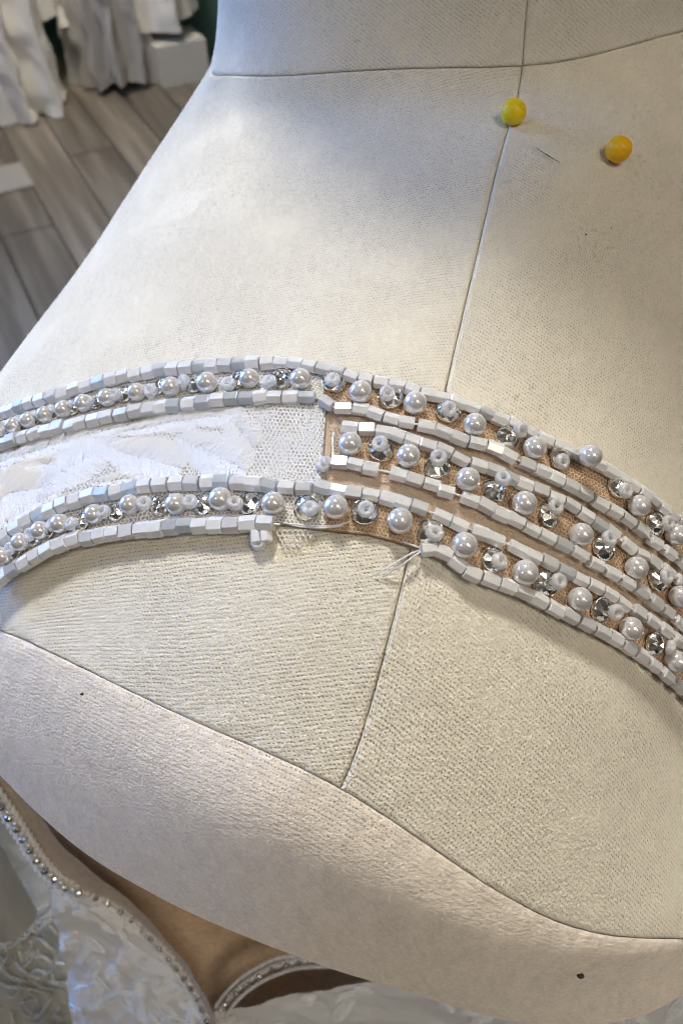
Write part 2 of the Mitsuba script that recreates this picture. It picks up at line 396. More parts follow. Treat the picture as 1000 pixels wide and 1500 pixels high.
def chaton(seed):
    """Faceted round stone in a thin silver cup: crown facets, table, girdle, cup."""
    r = np.random.default_rng(seed)
    n = 8
    a = np.arange(n) * 2 * np.pi / n
    gird = np.stack([.93 * np.cos(a), .93 * np.sin(a), np.full(n, .14)], -1)
    g2 = np.stack([.93 * np.cos(a + np.pi / n), .93 * np.sin(a + np.pi / n), np.full(n, .14)], -1)
    mid = np.stack([.74 * np.cos(a + np.pi / n), .74 * np.sin(a + np.pi / n), np.full(n, .42)], -1)
    tab = np.stack([.46 * np.cos(a), .46 * np.sin(a), np.full(n, .60)], -1)
    well = np.stack([.30 * np.cos(a + np.pi / n), .30 * np.sin(a + np.pi / n), np.full(n, .44)], -1)
    v = np.vstack([gird, g2, mid, tab, well, [[0, 0, .30]]]) + r.normal(0, .026, (5 * n + 1, 3))
    f = []
    for i in range(n):
        j, h = (i + 1) % n, (i - 1) % n
        f += [[i, n + i, 2 * n + i], [n + i, j, 2 * n + i], [i, 2 * n + i, 3 * n + i], [i, 3 * n + i, 2 * n + h], [2 * n + i, j, 3 * n + j], [2 * n + i, 3 * n + j, 3 * n + i]]
        f += [[3 * n + i, 3 * n + j, 4 * n + i], [3 * n + i, 4 * n + i, 4 * n + h], [4 * n + i, 4 * n + (i + 1) % n, 5 * n]]
    st = (v, np.array(f))
    cup = ringmesh([(.90, .16), (.93, .20), (.965, .27), (1.0, .19), (.95, -.05), (.62, -.30), (.0, -.30)], 20, False)
    return join([st, cup])


CHATONS = [mikit.ply(chaton(k), "crystal_foil", smooth=False) for k in range(4)]

strap = "beaded_strap"
taken.add(strap)
labels[strap] = {"label": "white bridal strap of pearls, rhinestones and tube beads lying over the dress form shoulder", "category": "strap"}

# measured bead places: (x, y), and how big
ROW_A = dict(
    pearl=[(528, 574, 1), (608, 590, 1), (695, 622, 1), (783, 656, 1), (865, 668, .98), (936, 741, 1), (990, 783, 1), (440, 555, .95), (365, 554, .90), (303, 560, .84), (250, 566, .80), (200, 574, .76), (157, 582, .76), (122, 590, .76), (93, 599, .74), (66, 607, .74), (42, 615, .74), (20, 623, .74), (0, 630, .74), (-20, 640, .74)],
    stone=[(490, 560), (572, 584), (656, 604), (742, 642), (818, 671), (904, 714), (958, 768), (1012, 806), (412, 556), (346, 559), (288, 564), (234, 568), (184, 578), (144, 590), (109, 598), (80, 606), (54, 614), (31, 622), (10, 630)],
    seed=[(487, 556), (567, 576), (657, 599), (762, 630), (823, 676), (916, 719), (978, 766), (393, 559), (334, 562), (268, 558), (220, 572), (168, 578), (128, 588), (100, 594), (73, 601), (48, 609), (26, 617), (5, 624)])
ROW_B = dict(
    pearl=[(513, 650, 1), (598, 668, 1), (685, 702, 1), (768, 737, 1.02), (851, 783, 1), (932, 832, 1), (996, 874, 1)],
    stone=[(557, 660), (640, 686), (722, 720), (801, 756), (882, 804), (962, 850), (1020, 900)],
    seed=[(556, 650), (642, 670), (737, 701), (814, 742), (892, 789), (976, 844)])
ROW_C = dict(
    pearl=[(492, 743, 1), (586, 763, 1.04), (680, 799, 1.05), (769, 839, 1.05), (849, 878, 1), (924, 921, 1), (990, 969, 1), (400, 737, .95), (323, 731, .86), (258, 738, .80), (190, 739, .76), (138, 753, .76), (88, 767, .76), (59, 777, .74), (30, 794, .74), (4, 815, .74), (-18, 838, .74)],
    stone=[(450, 745), (534, 751), (630, 781), (721, 821), (797, 856), (879, 893), (957, 943), (1015, 995), (365, 738), (298, 739), (234, 741), (170, 751), (122, 765), (74, 776), (50, 789), (24, 809), (2, 830)],
    seed=[(454, 745), (536, 746), (637, 781), (731, 822), (818, 852), (902, 897), (982, 949), (344, 737), (278, 735), (211, 737), (151, 750), (104, 767), (76, 768), (44, 783), (15, 804)])
A_UP = [(-40, 618), (0, 606), (40, 592), (90, 577), (150, 559), (200, 548), (250, 541), (300, 536), (340, 533), (400, 531), (440, 534), (480, 541), (520, 553), (570, 562), (620, 576), (660, 585), (700, 600), (730, 613), (760, 627), (800, 646), (840, 664), (880, 684), (920, 708), (960, 736), (1000, 768), (1040, 802)]
A_LOW1 = [(-40, 668), (0, 652), (60, 634), (120, 620), (160, 611), (200, 603), (250, 595), (300, 589), (350, 584), (400, 581), (458, 582)]
A_LOW2 = [(478, 591), (502, 598), (529, 599), (551, 606), (573, 613), (595, 619), (625, 624), (649, 633), (674, 641), (699, 649), (723, 656), (745, 668), (772, 680), (793, 690), (813, 701), (835, 712), (856, 724), (878, 737), (899, 749), (919, 761), (938, 777), (959, 795), (981, 809), (999, 824), (1016, 840)]
B_UP = [(513, 628), (538, 629), (561, 632), (582, 639), (604, 645), (627, 653), (650, 661), (673, 672), (701, 681), (724, 690), (746, 700), (768, 709), (790, 718), (812, 728), (836, 741), (856, 754), (877, 768), (897, 782), (918, 799), (938, 812), (958, 824), (977, 837), (996, 852), (1015, 868)]
B_LOW = [(498, 676), (521, 680), (543, 686), (584, 695), (608, 702), (631, 711), (653, 719), (688, 731), (712, 741), (734, 753), (756, 762), (778, 773), (801, 785), (824, 798), (848, 811), (872, 825), (896, 837), (918, 852), (939, 866), (959, 882), (977, 896), (994, 911), (1011, 927)]
C_UP1 = [(-30, 815), (0, 790), (20, 775), (60, 753), (100, 737), (140, 726), (180, 718), (220, 711), (260, 708), (300, 707), (340, 707), (380, 710), (410, 713), (450, 715)]
C_UP2 = [(472, 714), (495, 718), (519, 721), (543, 724), (568, 729), (590, 736), (613, 744), (648, 757), (672, 768), (703, 781), (726, 790), (757, 803), (780, 814), (804, 825), (827, 837), (849, 848), (870, 859), (892, 871), (913, 884), (933, 897), (953, 910), (972, 923), (991, 938), (1009, 954)]
C_LOW1 = [(-14, 868), (0, 848), (30, 828), (60, 811), (100, 794), (140, 786), (180, 780), (220, 775), (260, 771), (300, 769), (340, 769), (370, 768), (410, 768)]
C_LOW2 = [(627, 806), (650, 811), (671, 826), (692, 840), (719, 850), (743, 859), (766, 868), (789, 879), (812, 891), (834, 902), (857, 913), (879, 924), (899, 935), (919, 947), (938, 960), (957, 974), (976, 990), (994, 1006), (1011, 1024)]

MM = 0.001


def lift(x):
    """How far the strap's cloth stands off the form: it bridges a hollow towards its left end."""
    return (0.6 + 1.7 * float(np.clip((260 - x) / 300, 0, 1)) ** 1.2) * MM


def curve(pts, h, n=400):
    """A smooth line on the form through measured places: points and normals by even steps."""
    r = [surf(x, y, h + lift(x)) for x, y in pts]
    P, N = np.array([a for a, _ in r]), np.array([b for _, b in r])
    d = np.r_[0, np.cumsum(np.linalg.norm(np.diff(P, axis=0), axis=1))]
    sP, sN = CubicSpline(d, P), CubicSpline(d, N)
    return sP, sN, d


def put_bugles(strip, pts, explicit):
    sP, sN, d = curve(pts, 1.35 * MM)
    R, Lb = .94 * MM, 2.30 * MM
    if explicit:
        places = []
        for i in range(len(d)):
            lo = d[i] - d[i - 1] if i else Lb
            hi = d[i + 1] - d[i] if i + 1 < len(d) else Lb
            places.append((d[i], min(Lb * 1.08, lo * 1.0, hi * 1.0) if min(lo, hi) > 1.5 * MM else 2.0 * MM))
    else:
        places, x = [], 0.0
        while x < d[-1] - Lb * .4:
            l = Lb * rng.uniform(.9, 1.06)
            places.append((x + l / 2, l)); x += l + rng.choice([.05, .08, .3], p=[.5, .35, .15]) * MM
    for x, l in places:
        x = min(x, d[-1])
        p, n, t = sP(x), sN(x), sP(min(x + 2e-4, d[-1])) - sP(max(x - 2e-4, 0))
        p = p + rng.normal(0, .07 * MM, 3) + n * rng.normal(0, .05 * MM)
        t = t / np.linalg.norm(t) + rng.normal(0, .05, 3)
        roll = rng.normal(0, .15); b = np.cross(n, t / np.linalg.norm(t)); n2 = n * math.cos(roll) + b * math.sin(roll)
        k = rng.choice(6, p=[.22, .20, .16, .15, .13, .14] if p[0] < -.005 else [.28, .23, .17, .17, .12, .03])
        rr = R * rng.uniform(.95, 1.06) * (1 + .28 * float(np.clip((470 - proj(p)[0]) / 150, 0, 1)))
        obj("bugle_bead", {**BUGLES[k], "to_world": frame(p, t, n2, (l, rr * 1.08, rr * .92))}, strip)
    q = np.linspace(0, d[-1], 3 * len(d))
    return tube(sP(q) - sN(q) * .0, .17 * MM, 5)


def row_tangent(pts):
    """Across-the-form direction at a place: from its neighbours in the row."""
    return None


def put_stones(strip, row):
    for x, y, k in row["pearl"]:
        r = 1.66 * MM * k * (1.16 if x < 350 else 1)
        seat = 2.2 * MM if (x, y) == (865, 668) else 0.0
        p, n = surf(x, y, lift(x) + .55 * MM + r * .93 + seat)
        t = np.cross(n, rng.normal(size=3))
        obj("pearl", {**PEARL, "to_world": frame(p, t, n, (r, r * rng.uniform(.985, 1.015), r))}, strip)
    for i, (x, y) in enumerate(row["stone"]):
        r = (1.86 - .42 * float(np.clip((420 - x) / 300, 0, 1))) * MM
        p, n = surf(x, y, lift(x) + 1.0 * MM)
        n = n + rng.normal(0, .13, 3)
        t = np.cross(n, rng.normal(size=3))
        obj("rhinestone", {**CHATONS[i % 4], "to_world": frame(p, t, n, (r, r, r))}, strip)
    for x, y in row["seed"]:
        r = (1.20 - .10 * float(np.clip((420 - x) / 300, 0, 1))) * MM
        p, n = surf(x, y, lift(x) + (2.25 if x > 100 else 1.9) * MM)
        n = n + rng.normal(0, .22, 3)
        t = np.cross(n, rng.normal(size=3))
        obj("seed_bead", {**SEED, "to_world": frame(p, t, n, (r, r, r * 1.05))}, strip)


def resample(pts, n):
    p = np.array(pts, float); d = np.r_[0, np.cumsum(np.linalg.norm(np.diff(p, axis=0), axis=1))]
    return np.stack([np.interp(np.linspace(0, d[-1], n), d, p[:, k]) for k in (0, 1)], -1)


def band(upper, lower, h, thick, n=90, m=9, crown=0.0, wave=0.0, seed=0, off=(0, 0)):
    """A cloth strip on the form between two measured lines: a closed thin slab."""
    a, b = resample(upper, n), resample(lower, n)
    t = np.linspace(0, 1, m)[None, :, None]
    XY = a[:, None] * (1 - t) + b[:, None] * t
    H = h + np.array([lift(x) for x in XY[..., 0].ravel()]) + crown * np.sin(np.pi * np.broadcast_to(t[..., 0], (n, m))).ravel()
    P, N = (q.reshape(n, m, 3) for q in surf_many(XY.reshape(-1, 2), H))
    if wave:
        P += N * (wave * (meshkit.fbm(P * 400, 3, seed) - .5))[..., None]
    U, V = arc_uv(P)
    Q = P - N * thick
    nf = gridfaces(n, m)
    uv = np.stack([U, V], -1).reshape(-1, 2)
    top, bot = P.reshape(-1, 3), Q.reshape(-1, 3)
    rim = [i * m for i in range(n)] + [(n - 1) * m + j for j in range(1, m)] + [i * m + m - 1 for i in range(n - 2, -1, -1)] + [j for j in range(m - 2, 0, -1)]
    k = len(top); rf = []
    for i in range(len(rim)):
        p, q = rim[i], rim[(i + 1) % len(rim)]
        rf += [[p, p + k, q + k], [p, q + k, q]]
    v, f = np.vstack([top, bot]), np.vstack([nf, nf[:, ::-1] + k, rf])
    c = np.cross(v[f[0][1]] - v[f[0][0]], v[f[0][2]] - v[f[0][0]])
    if c @ N[0, 0] < 0: f = f[:, ::-1]
    return (v, f), np.vstack([uv, uv]), P, N


def shift(pts, dy, x0=-1e9, x1=1e9):
    return [(x, y + dy) for x, y in pts if x0 <= x <= x1]


# the nude net that carries the three strips right of the lace
A_LOW_ALL, C_UP_ALL = A_LOW1 + A_LOW2, C_UP1 + C_UP2
net_top = [(476, 560)] + shift(A_UP, 6, 500)
net_low = [(478, 770), (540, 782), (600, 802), (627, 815)] + shift(C_LOW2, 13, 640)
(m, uv, NP_, NN_) = band(net_top, net_low, -.15 * MM, .12 * MM, 100, 40, wave=.35 * MM, seed=4)
obj("nude_net", mikit.ply(m, "nude_net", smooth=40) if False else mikit.ply(m, "nude_net", smooth=True, uv=uv), strap, "light tan see-through net between and under the bead rows")
strips, tapes = [], []


def cut(pts, x0, x1):
    p = np.array(pts, float)
    a, b = max(x0, p[0, 0]), min(x1, p[-1, 0])
    if b - a < 30: return None
    xs = np.r_[a, p[(p[:, 0] > a) & (p[:, 0] < b), 0], b]
    return list(zip(xs, np.interp(xs, p[:, 0], p[:, 1])))


for upper, lower, lab in (
        (A_UP, A_LOW_ALL, "uppermost bead row of pearls and rhinestones with tube bead borders"),
        ([(490, 626)] + B_UP, [(482, 674)] + B_LOW, "middle bead row, short, starting at the end of the lace"),
        (C_UP_ALL, C_LOW1 + [(460, 775), (540, 783), (600, 800)] + C_LOW2, "lowest bead row of pearls and rhinestones with tube bead borders")):
    strip = obj("bead_row", None, strap, lab)
    strips.append(strip)
    for name, mat, x0, x1 in (("white_tape", "lace_ground", -100, 476), ("nude_tape", "nude_tape", 474, 1100)):
        up, lo = cut(upper, x0, x1), cut(lower, x0, x1)
        if up is None: continue
        (m, uv, P, N) = band(up, lo, .30 * MM, .42 * MM, 70, 9, crown=.15 * MM, wave=.2 * MM, seed=6)
        obj(name, mikit.ply(m, mat, smooth=True, uv=uv), strip)
        tapes.append((strip, name, P, N))
for strip, row in zip(strips, (ROW_A, ROW_B, ROW_C)):
    put_stones(strip, row)
for strip, lines in ((strips[0], ((A_UP, False), (A_LOW1, False), (A_LOW2, True))), (strips[1], ((B_UP, True), (B_LOW, True))), (strips[2], ((C_UP1, False), (C_UP2, True), (C_LOW1, False), (C_LOW2, True)))):
    th = [put_bugles(strip, pts, e) for pts, e in lines]
    obj("sewing_thread", mikit.ply(join(th), "thread_white", smooth=True), strip)
# two tube beads and a seed bead hanging loose below the lower row
for (x, y), tilt in (((375, 785), 1), ((389, 783), 1)):
    p, n = surf(x, y, 1.6 * MM); q, _ = surf(x + 3, y + 12, 1.0 * MM)
    obj("bugle_bead", {**BUGLES[0], "to_world": frame(p, q - p, n, (2.2 * MM, .88 * MM, .88 * MM))}, strips[2])
p, n = surf(379, 796, 1.4 * MM)
obj("seed_bead", {**SEED, "to_world": frame(p, np.cross(n, [1, .3, .2]), n, (1.05 * MM,) * 3)}, strips[2])
# upright seed beads at the ends of the lace
for x, y in ((472, 683), (478, 676)):
    p, n = surf(x, y, 1.6 * MM)
    obj("seed_bead", {**SEED, "to_world": frame(p, np.cross(n, [1, .3, .2]), n + [.5, .2, 0], (.9 * MM,) * 3)}, strips[1])

# loose threads
def on_form(pts, hs):
    r = np.array([surf(x, y, h * MM)[0] for (x, y), h in zip(pts, hs)])
    d = np.r_[0, np.cumsum(np.linalg.norm(np.diff(r, axis=0), axis=1))]
    return CubicSpline(d, r)(np.linspace(0, d[-1], 10 * len(pts)))


th = [tube(on_form([(415, 766), (440, 769), (470, 771), (500, 768), (512, 764)], [1.2, 1.4, 1.5, 1.3, .9]), .13 * MM),
      tube(on_form([(420, 767), (445, 772), (475, 773), (503, 770)], [1.2, 1.3, 1.4, 1.0]), .11 * MM)]
obj("loose_thread", mikit.ply(join(th), "thread_white", smooth=True), strap, "thread lying slack under the first pearl right of the lace")
th = [tube(on_form([(617, 806), (600, 812), (580, 824), (560, 836), (548, 843)], [1.6, 2.2, 2.2, 1.3, .5]), .12 * MM),
      tube(on_form([(617, 808), (603, 817), (588, 828), (572, 838), (561, 845)], [1.6, 2.0, 1.8, 1.0, .4]), .12 * MM),
      tube(on_form([(615, 803), (605, 799), (594, 795), (590, 793)], [1.6, 1.8, 1.4, 1.0]), .12 * MM)]
obj("loose_thread", mikit.ply(join(th), "thread_white", smooth=True), strap, "frayed thread ends sticking out below the lowest bead row")
obj("loose_thread", mikit.ply(tube(on_form([(489, 633), (487, 650), (487, 668), (485, 678)], [.9, 1.1, 1.1, .9]), .14 * MM), "thread_white", smooth=True), strap, "short upright thread at the end of the lace")

# the lace between the upper and lower rows at the left
lace_top = shift(A_LOW1, 8)[:-1] + [(478, 592)]
lace_low = shift(C_UP1, -4)[:-1] + [(470, 712)]
(m, uv, LP, LN) = band(lace_top, lace_low, .45 * MM, .3 * MM, 130, 40, wave=.6 * MM, seed=8)
lace = obj("lace_panel", mikit.ply(m, "lace_ground", smooth=True, uv=uv), strap, "white lace band between the two left bead rows")
LU, LV = np.linspace(0, 1, LP.shape[0]), np.linspace(0, 1, LP.shape[1])
lace_sp = [RectBivariateSpline(LU, LV, LP[:, :, k]) for k in range(3)]; lace_sn = [RectBivariateSpline(LU, LV, LN[:, :, k]) for k in range(3)]


def on_lace(a, b, h):
    return np.stack([q.ev(a, b) for q in lace_sp], -1) + np.asarray(h)[..., None] * np.stack([q.ev(a, b) for q in lace_sn], -1)


LEN, WID = 1.0 * np.linalg.norm(np.diff(LP[:, 20], axis=0), axis=1).sum(), np.linalg.norm(np.diff(LP[100], axis=0), axis=1).sum()


def prisms(A, B, r, sides=4):
    """Many straight threads from A to B at once."""
    t = B - A; t /= np.linalg.norm(t, axis=1, keepdims=True) + 1e-12
    a = np.cross(t, [0.31, 0.52, 0.8]); a /= np.linalg.norm(a, axis=1, keepdims=True) + 1e-12
    b = np.cross(t, a); n = len(A); ang = np.arange(sides) * 2 * np.pi / sides
    ringv = (np.cos(ang)[None, :, None] * a[:, None] + np.sin(ang)[None, :, None] * b[:, None]) * np.asarray(r)[:, None, None]
    v = np.stack([A[:, None] + ringv, B[:, None] + ringv], 1).reshape(-1, 3)
    j = np.arange(sides); k = (j + 1) % sides
    f = np.vstack([np.stack([j, k, k + sides], 1), np.stack([j, k + sides, j + sides], 1)])
    return v, (f[None] + (np.arange(n) * 2 * sides)[:, None, None]).reshape(-1, 3)


def hexnet(a0, a1, b0, b1, cell, h, r, seed, place, size, sides=4, jit=.07):
    rg = np.random.default_rng(seed)
    ca, cb = cell / size[0], cell * .866 / size[1]
    na, nb = int((a1 - a0) / ca) + 2, int((b1 - b0) / cb) + 2
    I, Jj = np.meshgrid(np.arange(na), np.arange(nb), indexing="ij")
    A = np.stack([a0 + (I + .5 * (Jj % 2)) * ca, b0 + Jj * cb], -1) + rg.normal(0, jit, I.shape + (2,)) * [ca, cb]
    B = np.stack([a0 + (I + .5 * (Jj % 2) + .5) * ca, b0 + (Jj + .33) * cb], -1) + rg.normal(0, jit, I.shape + (2,)) * [ca, cb]
    pairs = [(A, B), (A[1:], B[:-1])]
    for par in (0, 1):
        src = B[:, par::2][:, :A[:, par + 1::2].shape[1]]; dst = A[:, par + 1::2][:, :src.shape[1]]
        pairs.append((src, dst) if par == 0 else (src[:-1], dst[1:]))
    P = np.vstack([p.reshape(-1, 2) for p, q in pairs]); Q = np.vstack([q.reshape(-1, 2) for p, q in pairs])
    ok = (np.maximum(P, Q) <= [a1, b1]).all(1) & (np.minimum(P, Q) >= [a0 - 1e-6, b0 - 1e-6]).all(1)
    P, Q = P[ok], Q[ok]
    return prisms(place(P[:, 0], P[:, 1], h), place(Q[:, 0], Q[:, 1], h), r * rg.uniform(.75, 1.3, len(P)), sides)


obj("net", mikit.ply(join([hexnet(.02, 1.0, .02, .98, .72 * MM, .09 * MM, .095 * MM, 1, on_lace, (LEN, WID), 4, .12), hexnet(.77, .995, .0, .98, .66 * MM, .22 * MM, .085 * MM, 2, on_lace, (LEN, WID), 4, .14)]), "net_white", smooth=True), lace, "hexagonal net at the lace's right end", kind="stuff")


def satin_leaf(place, size, ca, cb, la, wb, ang, n, seed, r=.10 * MM, h0=.25 * MM, puff=.35 * MM, cord=0.0):
    """An embroidered leaf: many short strands of thread slanting from a mid line, on a sheet with lengths size."""
    rg = np.random.default_rng(seed)
    c, s = math.cos(ang), math.sin(ang)
    t = rg.uniform(-1, 1, n); w = wb * np.sqrt(np.maximum(0, 1 - np.abs(t) ** 2.2)) * .98
    side = rg.choice([-1, 1], n); l0 = rg.uniform(-.05, .7, n); l1 = np.minimum(1.0, l0 + rg.uniform(.2, .55, n)) + rg.normal(0, .05, n)
    k = np.linspace(0, 1, 4)[None]
    l = l0[:, None] * (1 - k) + l1[:, None] * k
    lx = t[:, None] * la + l * w[:, None] * .55 + rg.normal(0, .03, (n, 1)) * la; ly = side[:, None] * l * w[:, None]
    a, b = ca + (c * lx - s * ly) / size[0], cb + (s * lx + c * ly) / size[1]
    ok = (a.min(1) > .005) & (a.max(1) < .995) & (b.min(1) > .01) & (b.max(1) < .99)
    a, b, n = a[ok], b[ok], int(ok.sum())
    h = h0 + puff * np.sin(np.pi * np.clip(.15 + .7 * np.abs(l[ok]), 0, 1)) * rg.uniform(.4, 1.2, (n, 1))
    P = place(a.ravel(), b.ravel(), h.ravel()).reshape(n, 4, 3)
    rr = r * rg.uniform(.7, 1.3, n)
    out = [prisms(P[:, q], P[:, q + 1], rr) for q in range(3)]
    if cord:
        th = np.linspace(0, 2 * np.pi, 40)
        lx, ly = la * np.cos(th), wb * np.sin(th) * np.sqrt(np.maximum(.1, 1 - .35 * np.cos(th)))
        for L, M in ((lx, ly), (np.linspace(-la, la, 40), np.zeros(40))):
            a, b = np.clip(ca + (c * L - s * M) / size[0], .004, .996), np.clip(cb + (s * L + c * M) / size[1], .004, .996)
            out.append(tube(place(a, b, np.full(40, h0 + puff * .6)), cord, 6))
    return join(out)


LEAVES = ((.10, .56, 6.5, 5.0, .25, 1300), (.29, .55, 6.5, 4.4, -.35, 1250), (.50, .62, 7.5, 4.3, .42, 1400), (.69, .64, 7.0, 4.2, .50, 1300), (.60, .17, 11.0, 2.2, -.05, 1000),
          (.27, .14, 10.5, 2.2, -.03, 1000), (.45, .90, 6.0, 1.6, .1, 420), (.76, .32, 4.2, 3.0, .9, 560), (.18, .88, 6.0, 1.9, -.1, 420), (.40, .36, 4.5, 2.2, .6, 480), (.05, .15, 5.0, 2.0, .0, 420), (.02, .6, 4.0, 5.0, .3, 600), (.20, .36, 4.0, 1.8, .3, 300))
for i, (ca, cb, la, wb, ang, n) in enumerate(LEAVES):
    obj("lace_motif", mikit.ply(satin_leaf(on_lace, (LEN, WID), ca, cb, la * MM, wb * MM, ang, int(n * 1.5), 20 + i, r=.070 * MM, h0=.14 * MM, puff=.30 * MM), "satin_stitch", smooth=True), lace)
# fine threads of the nude net
def sheet_place(P, N):
    u, v = np.linspace(0, 1, P.shape[0]), np.linspace(0, 1, P.shape[1])
    a3 = [RectBivariateSpline(u, v, P[:, :, k]) for k in range(3)]; b3 = [RectBivariateSpline(u, v, N[:, :, k]) for k in range(3)]
    return lambda a, b, h: np.stack([q.ev(a, b) for q in a3], -1) + np.asarray(h)[..., None] * np.stack([q.ev(a, b) for q in b3], -1)


NSIZE = (np.linalg.norm(np.diff(NP_[:, 20], axis=0), axis=1).sum(), np.linalg.norm(np.diff(NP_[50], axis=0), axis=1).sum())
scene["nude_thread"] = two({"type": "principled", "base_color": rgb(0.66, 0.50, 0.36), "roughness": 0.5, "sheen": 0.4})
obj("net_threads", mikit.ply(hexnet(.0, 1, .0, 1, .62 * MM, .05 * MM, .060 * MM, 31, sheet_place(NP_, NN_), NSIZE, 3, .13), "nude_thread", smooth=True), strap, kind="stuff")
for strip, name, P, N in tapes:
    if name:
        sz = (np.linalg.norm(np.diff(P[:, 4], axis=0), axis=1).sum(), np.linalg.norm(np.diff(P[50], axis=0), axis=1).sum())
        obj("net", mikit.ply(hexnet(.0, 1, .0, 1, .66 * MM, .08 * MM, .085 * MM if name == "white_tape" else .06 * MM, 41, sheet_place(P, N), sz, 4, .13), "net_white" if name == "white_tape" else "nude_thread", smooth=True), strip, kind="stuff")
# frayed scrap of net under the lower row
scr = []
rg = np.random.default_rng(5)
for i in range(7):
    for j in range(4):
        x, y = 402 + i * 7.5 + (3.7 if j % 2 else 0) , 776 + j * 7
        if j > 1 and (i < 1 or i > 4): continue
        c0, c1, c2 = (x, y), (x + 3.7, y + 3), (x + 7.5, y)
        for p, q in ((c0, c1), (c1, c2), (c1, (x + 3.7, y + 7))):
            P0, P1 = surf(*p, 1.0 * MM + .1 * MM * rg.normal())[0], surf(*q, 1.0 * MM + .1 * MM * rg.normal())[0]
            scr.append(tube(np.linspace(P0, P1, 3), .09 * MM, 4))
obj("net_scrap", mikit.ply(join(scr), "net_white", smooth=True), strap, "frayed scrap of net poking out below the lower bead row")

# ------------------------------------------------------------------ pins, specks and a hair on the form
scene["pin_yellow"] = {"type": "principled", "base_color": rgb(0.82, 0.61, 0.012), "roughness": .38, "specular": .35}
scene["pin_orange"] = {"type": "principled", "base_color": rgb(0.84, 0.46, 0.012), "roughness": .38, "specular": .35}
scene["steel"] = {"type": "roughconductor", "material": "Cr", "alpha": 0.15}
BALL = trimesh.creation.uv_sphere(1.0, count=[24, 40]); BALL = (np.array(BALL.vertices), np.array(BALL.faces))
for x, y, mat, lab, lean in ((752, 163, "pin_yellow", "bright yellow ball head pin stuck in the shoulder seam near the neck", (-.25, -.35)), (906, 218, "pin_orange", "orange yellow ball head pin stuck in the back shoulder panel", (.35, -.2))):
    k = obj("sewing_pin", None, None, lab, "pin"); taken.add(k)
    r = 2.25 * MM
    p, n = surf(x, y, r * .95)
    t = n + lean[0] * RT + lean[1] * DN; t /= np.linalg.norm(t)
    obj("head", mikit.ply((BALL[0] * r * np.array([1, 1, .96]) + p, BALL[1]), mat, smooth=True), k)
    v, f = tube(np.stack([p - t * r * .9, p - t * (r + 9 * MM)]), .3 * MM, 8)
    obj("shaft", mikit.ply((v, f), "steel", smooth=True), k)
scene["dark_fibre"] = two({"type": "principled", "base_color": rgb(0.05, 0.04, 0.035), "roughness": 0.6})
obj("hair", mikit.ply(tube(on_form([(786, 216), (800, 226), (812, 233), (822, 239)], [.25, .5, .45, .2]), np.r_[np.linspace(.03, .10, 20), np.linspace(.10, .03, 20)] * MM), "dark_fibre", smooth=True), None, "short dark hair lying on the cream cloth between the two pins", "hair")
SPECKS = [((850, 1430), .42, "dark speck of lint near the lower edge of the arm cap"), ((120, 1017), .22, "tiny dark speck of lint on the left of the arm cap"), ((858, 343), .12, "tiny speck of lint on the back shoulder panel below the hair"), ((895, 333), .10, "tiny speck of lint on the back shoulder panel below the orange pin")]
for (x, y), r, lab in SPECKS:
    p, n = surf(x, y, r * .4 * MM)
    b = trimesh.creation.icosphere(2, 1.0); v = np.array(b.vertices); v *= (0.6 + .8 * meshkit.noise(v * 2.1 + x, 2))[:, None]
    obj("lint_speck", mikit.ply((v * r * MM * np.array([1.2, .8, .8]) + p, np.array(b.faces)), "dark_fibre", smooth=True), None, lab, "lint")

# ------------------------------------------------------------------ the gown hanging below the arm cap
gown = "wedding_gown"
taken.add(gown)
labels[gown] = {"label": "white lace wedding gown with nude lining and beaded edge hanging below the arm cap", "category": "wedding gown"}
scene["lace_cloth"] = two({"type": "principled", "base_color": rgb(0.74, 0.74, 0.74), "roughness": 0.6, "sheen": 0.4})
scene["gown_stitch"] = two({"type": "principled", "base_color": rgb(0.90, 0.90, 0.90), "roughness": 0.45, "sheen": 0.4})
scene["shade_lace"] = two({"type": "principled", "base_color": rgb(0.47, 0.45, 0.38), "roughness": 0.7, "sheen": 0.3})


def sheet(name, ctrl, bsdf, parent, label=None, n=110, m=110, bumps=0.0, freq=80, seed=1, thick=.5 * MM, kind=None, cat=None):
    C = [[W(*p) for p in r] for r in ctrl]
    P = patch(C, n, m); N = grid_normals(P)
    sg = np.sign(((CAM - P) * N).sum(-1).mean()); N = N * sg
    if bumps: P = P + N * (bumps * (meshkit.fbm(P * freq, 4, seed) - .5))[..., None]
    U, V = arc_uv(P); uv = np.stack([U, V], -1).reshape(-1, 2)
    k = obj(name, mikit.ply((P.reshape(-1, 3), gridfaces(n, m, sg < 0)), bsdf, smooth=True, uv=uv), parent, label, cat, kind=kind)
    u = np.linspace(0, 1, n); v = np.linspace(0, 1, m)
    sp3 = [RectBivariateSpline(u, v, P[:, :, a]) for a in range(3)]; sn3 = [RectBivariateSpline(u, v, N[:, :, a]) for a in range(3)]
    place = lambda a, b, h: np.stack([q.ev(a, b) for q in sp3], -1) + np.asarray(h)[..., None] * np.stack([q.ev(a, b) for q in sn3], -1)
    return k, place, (U[-1].mean(), V[:, -1].mean())


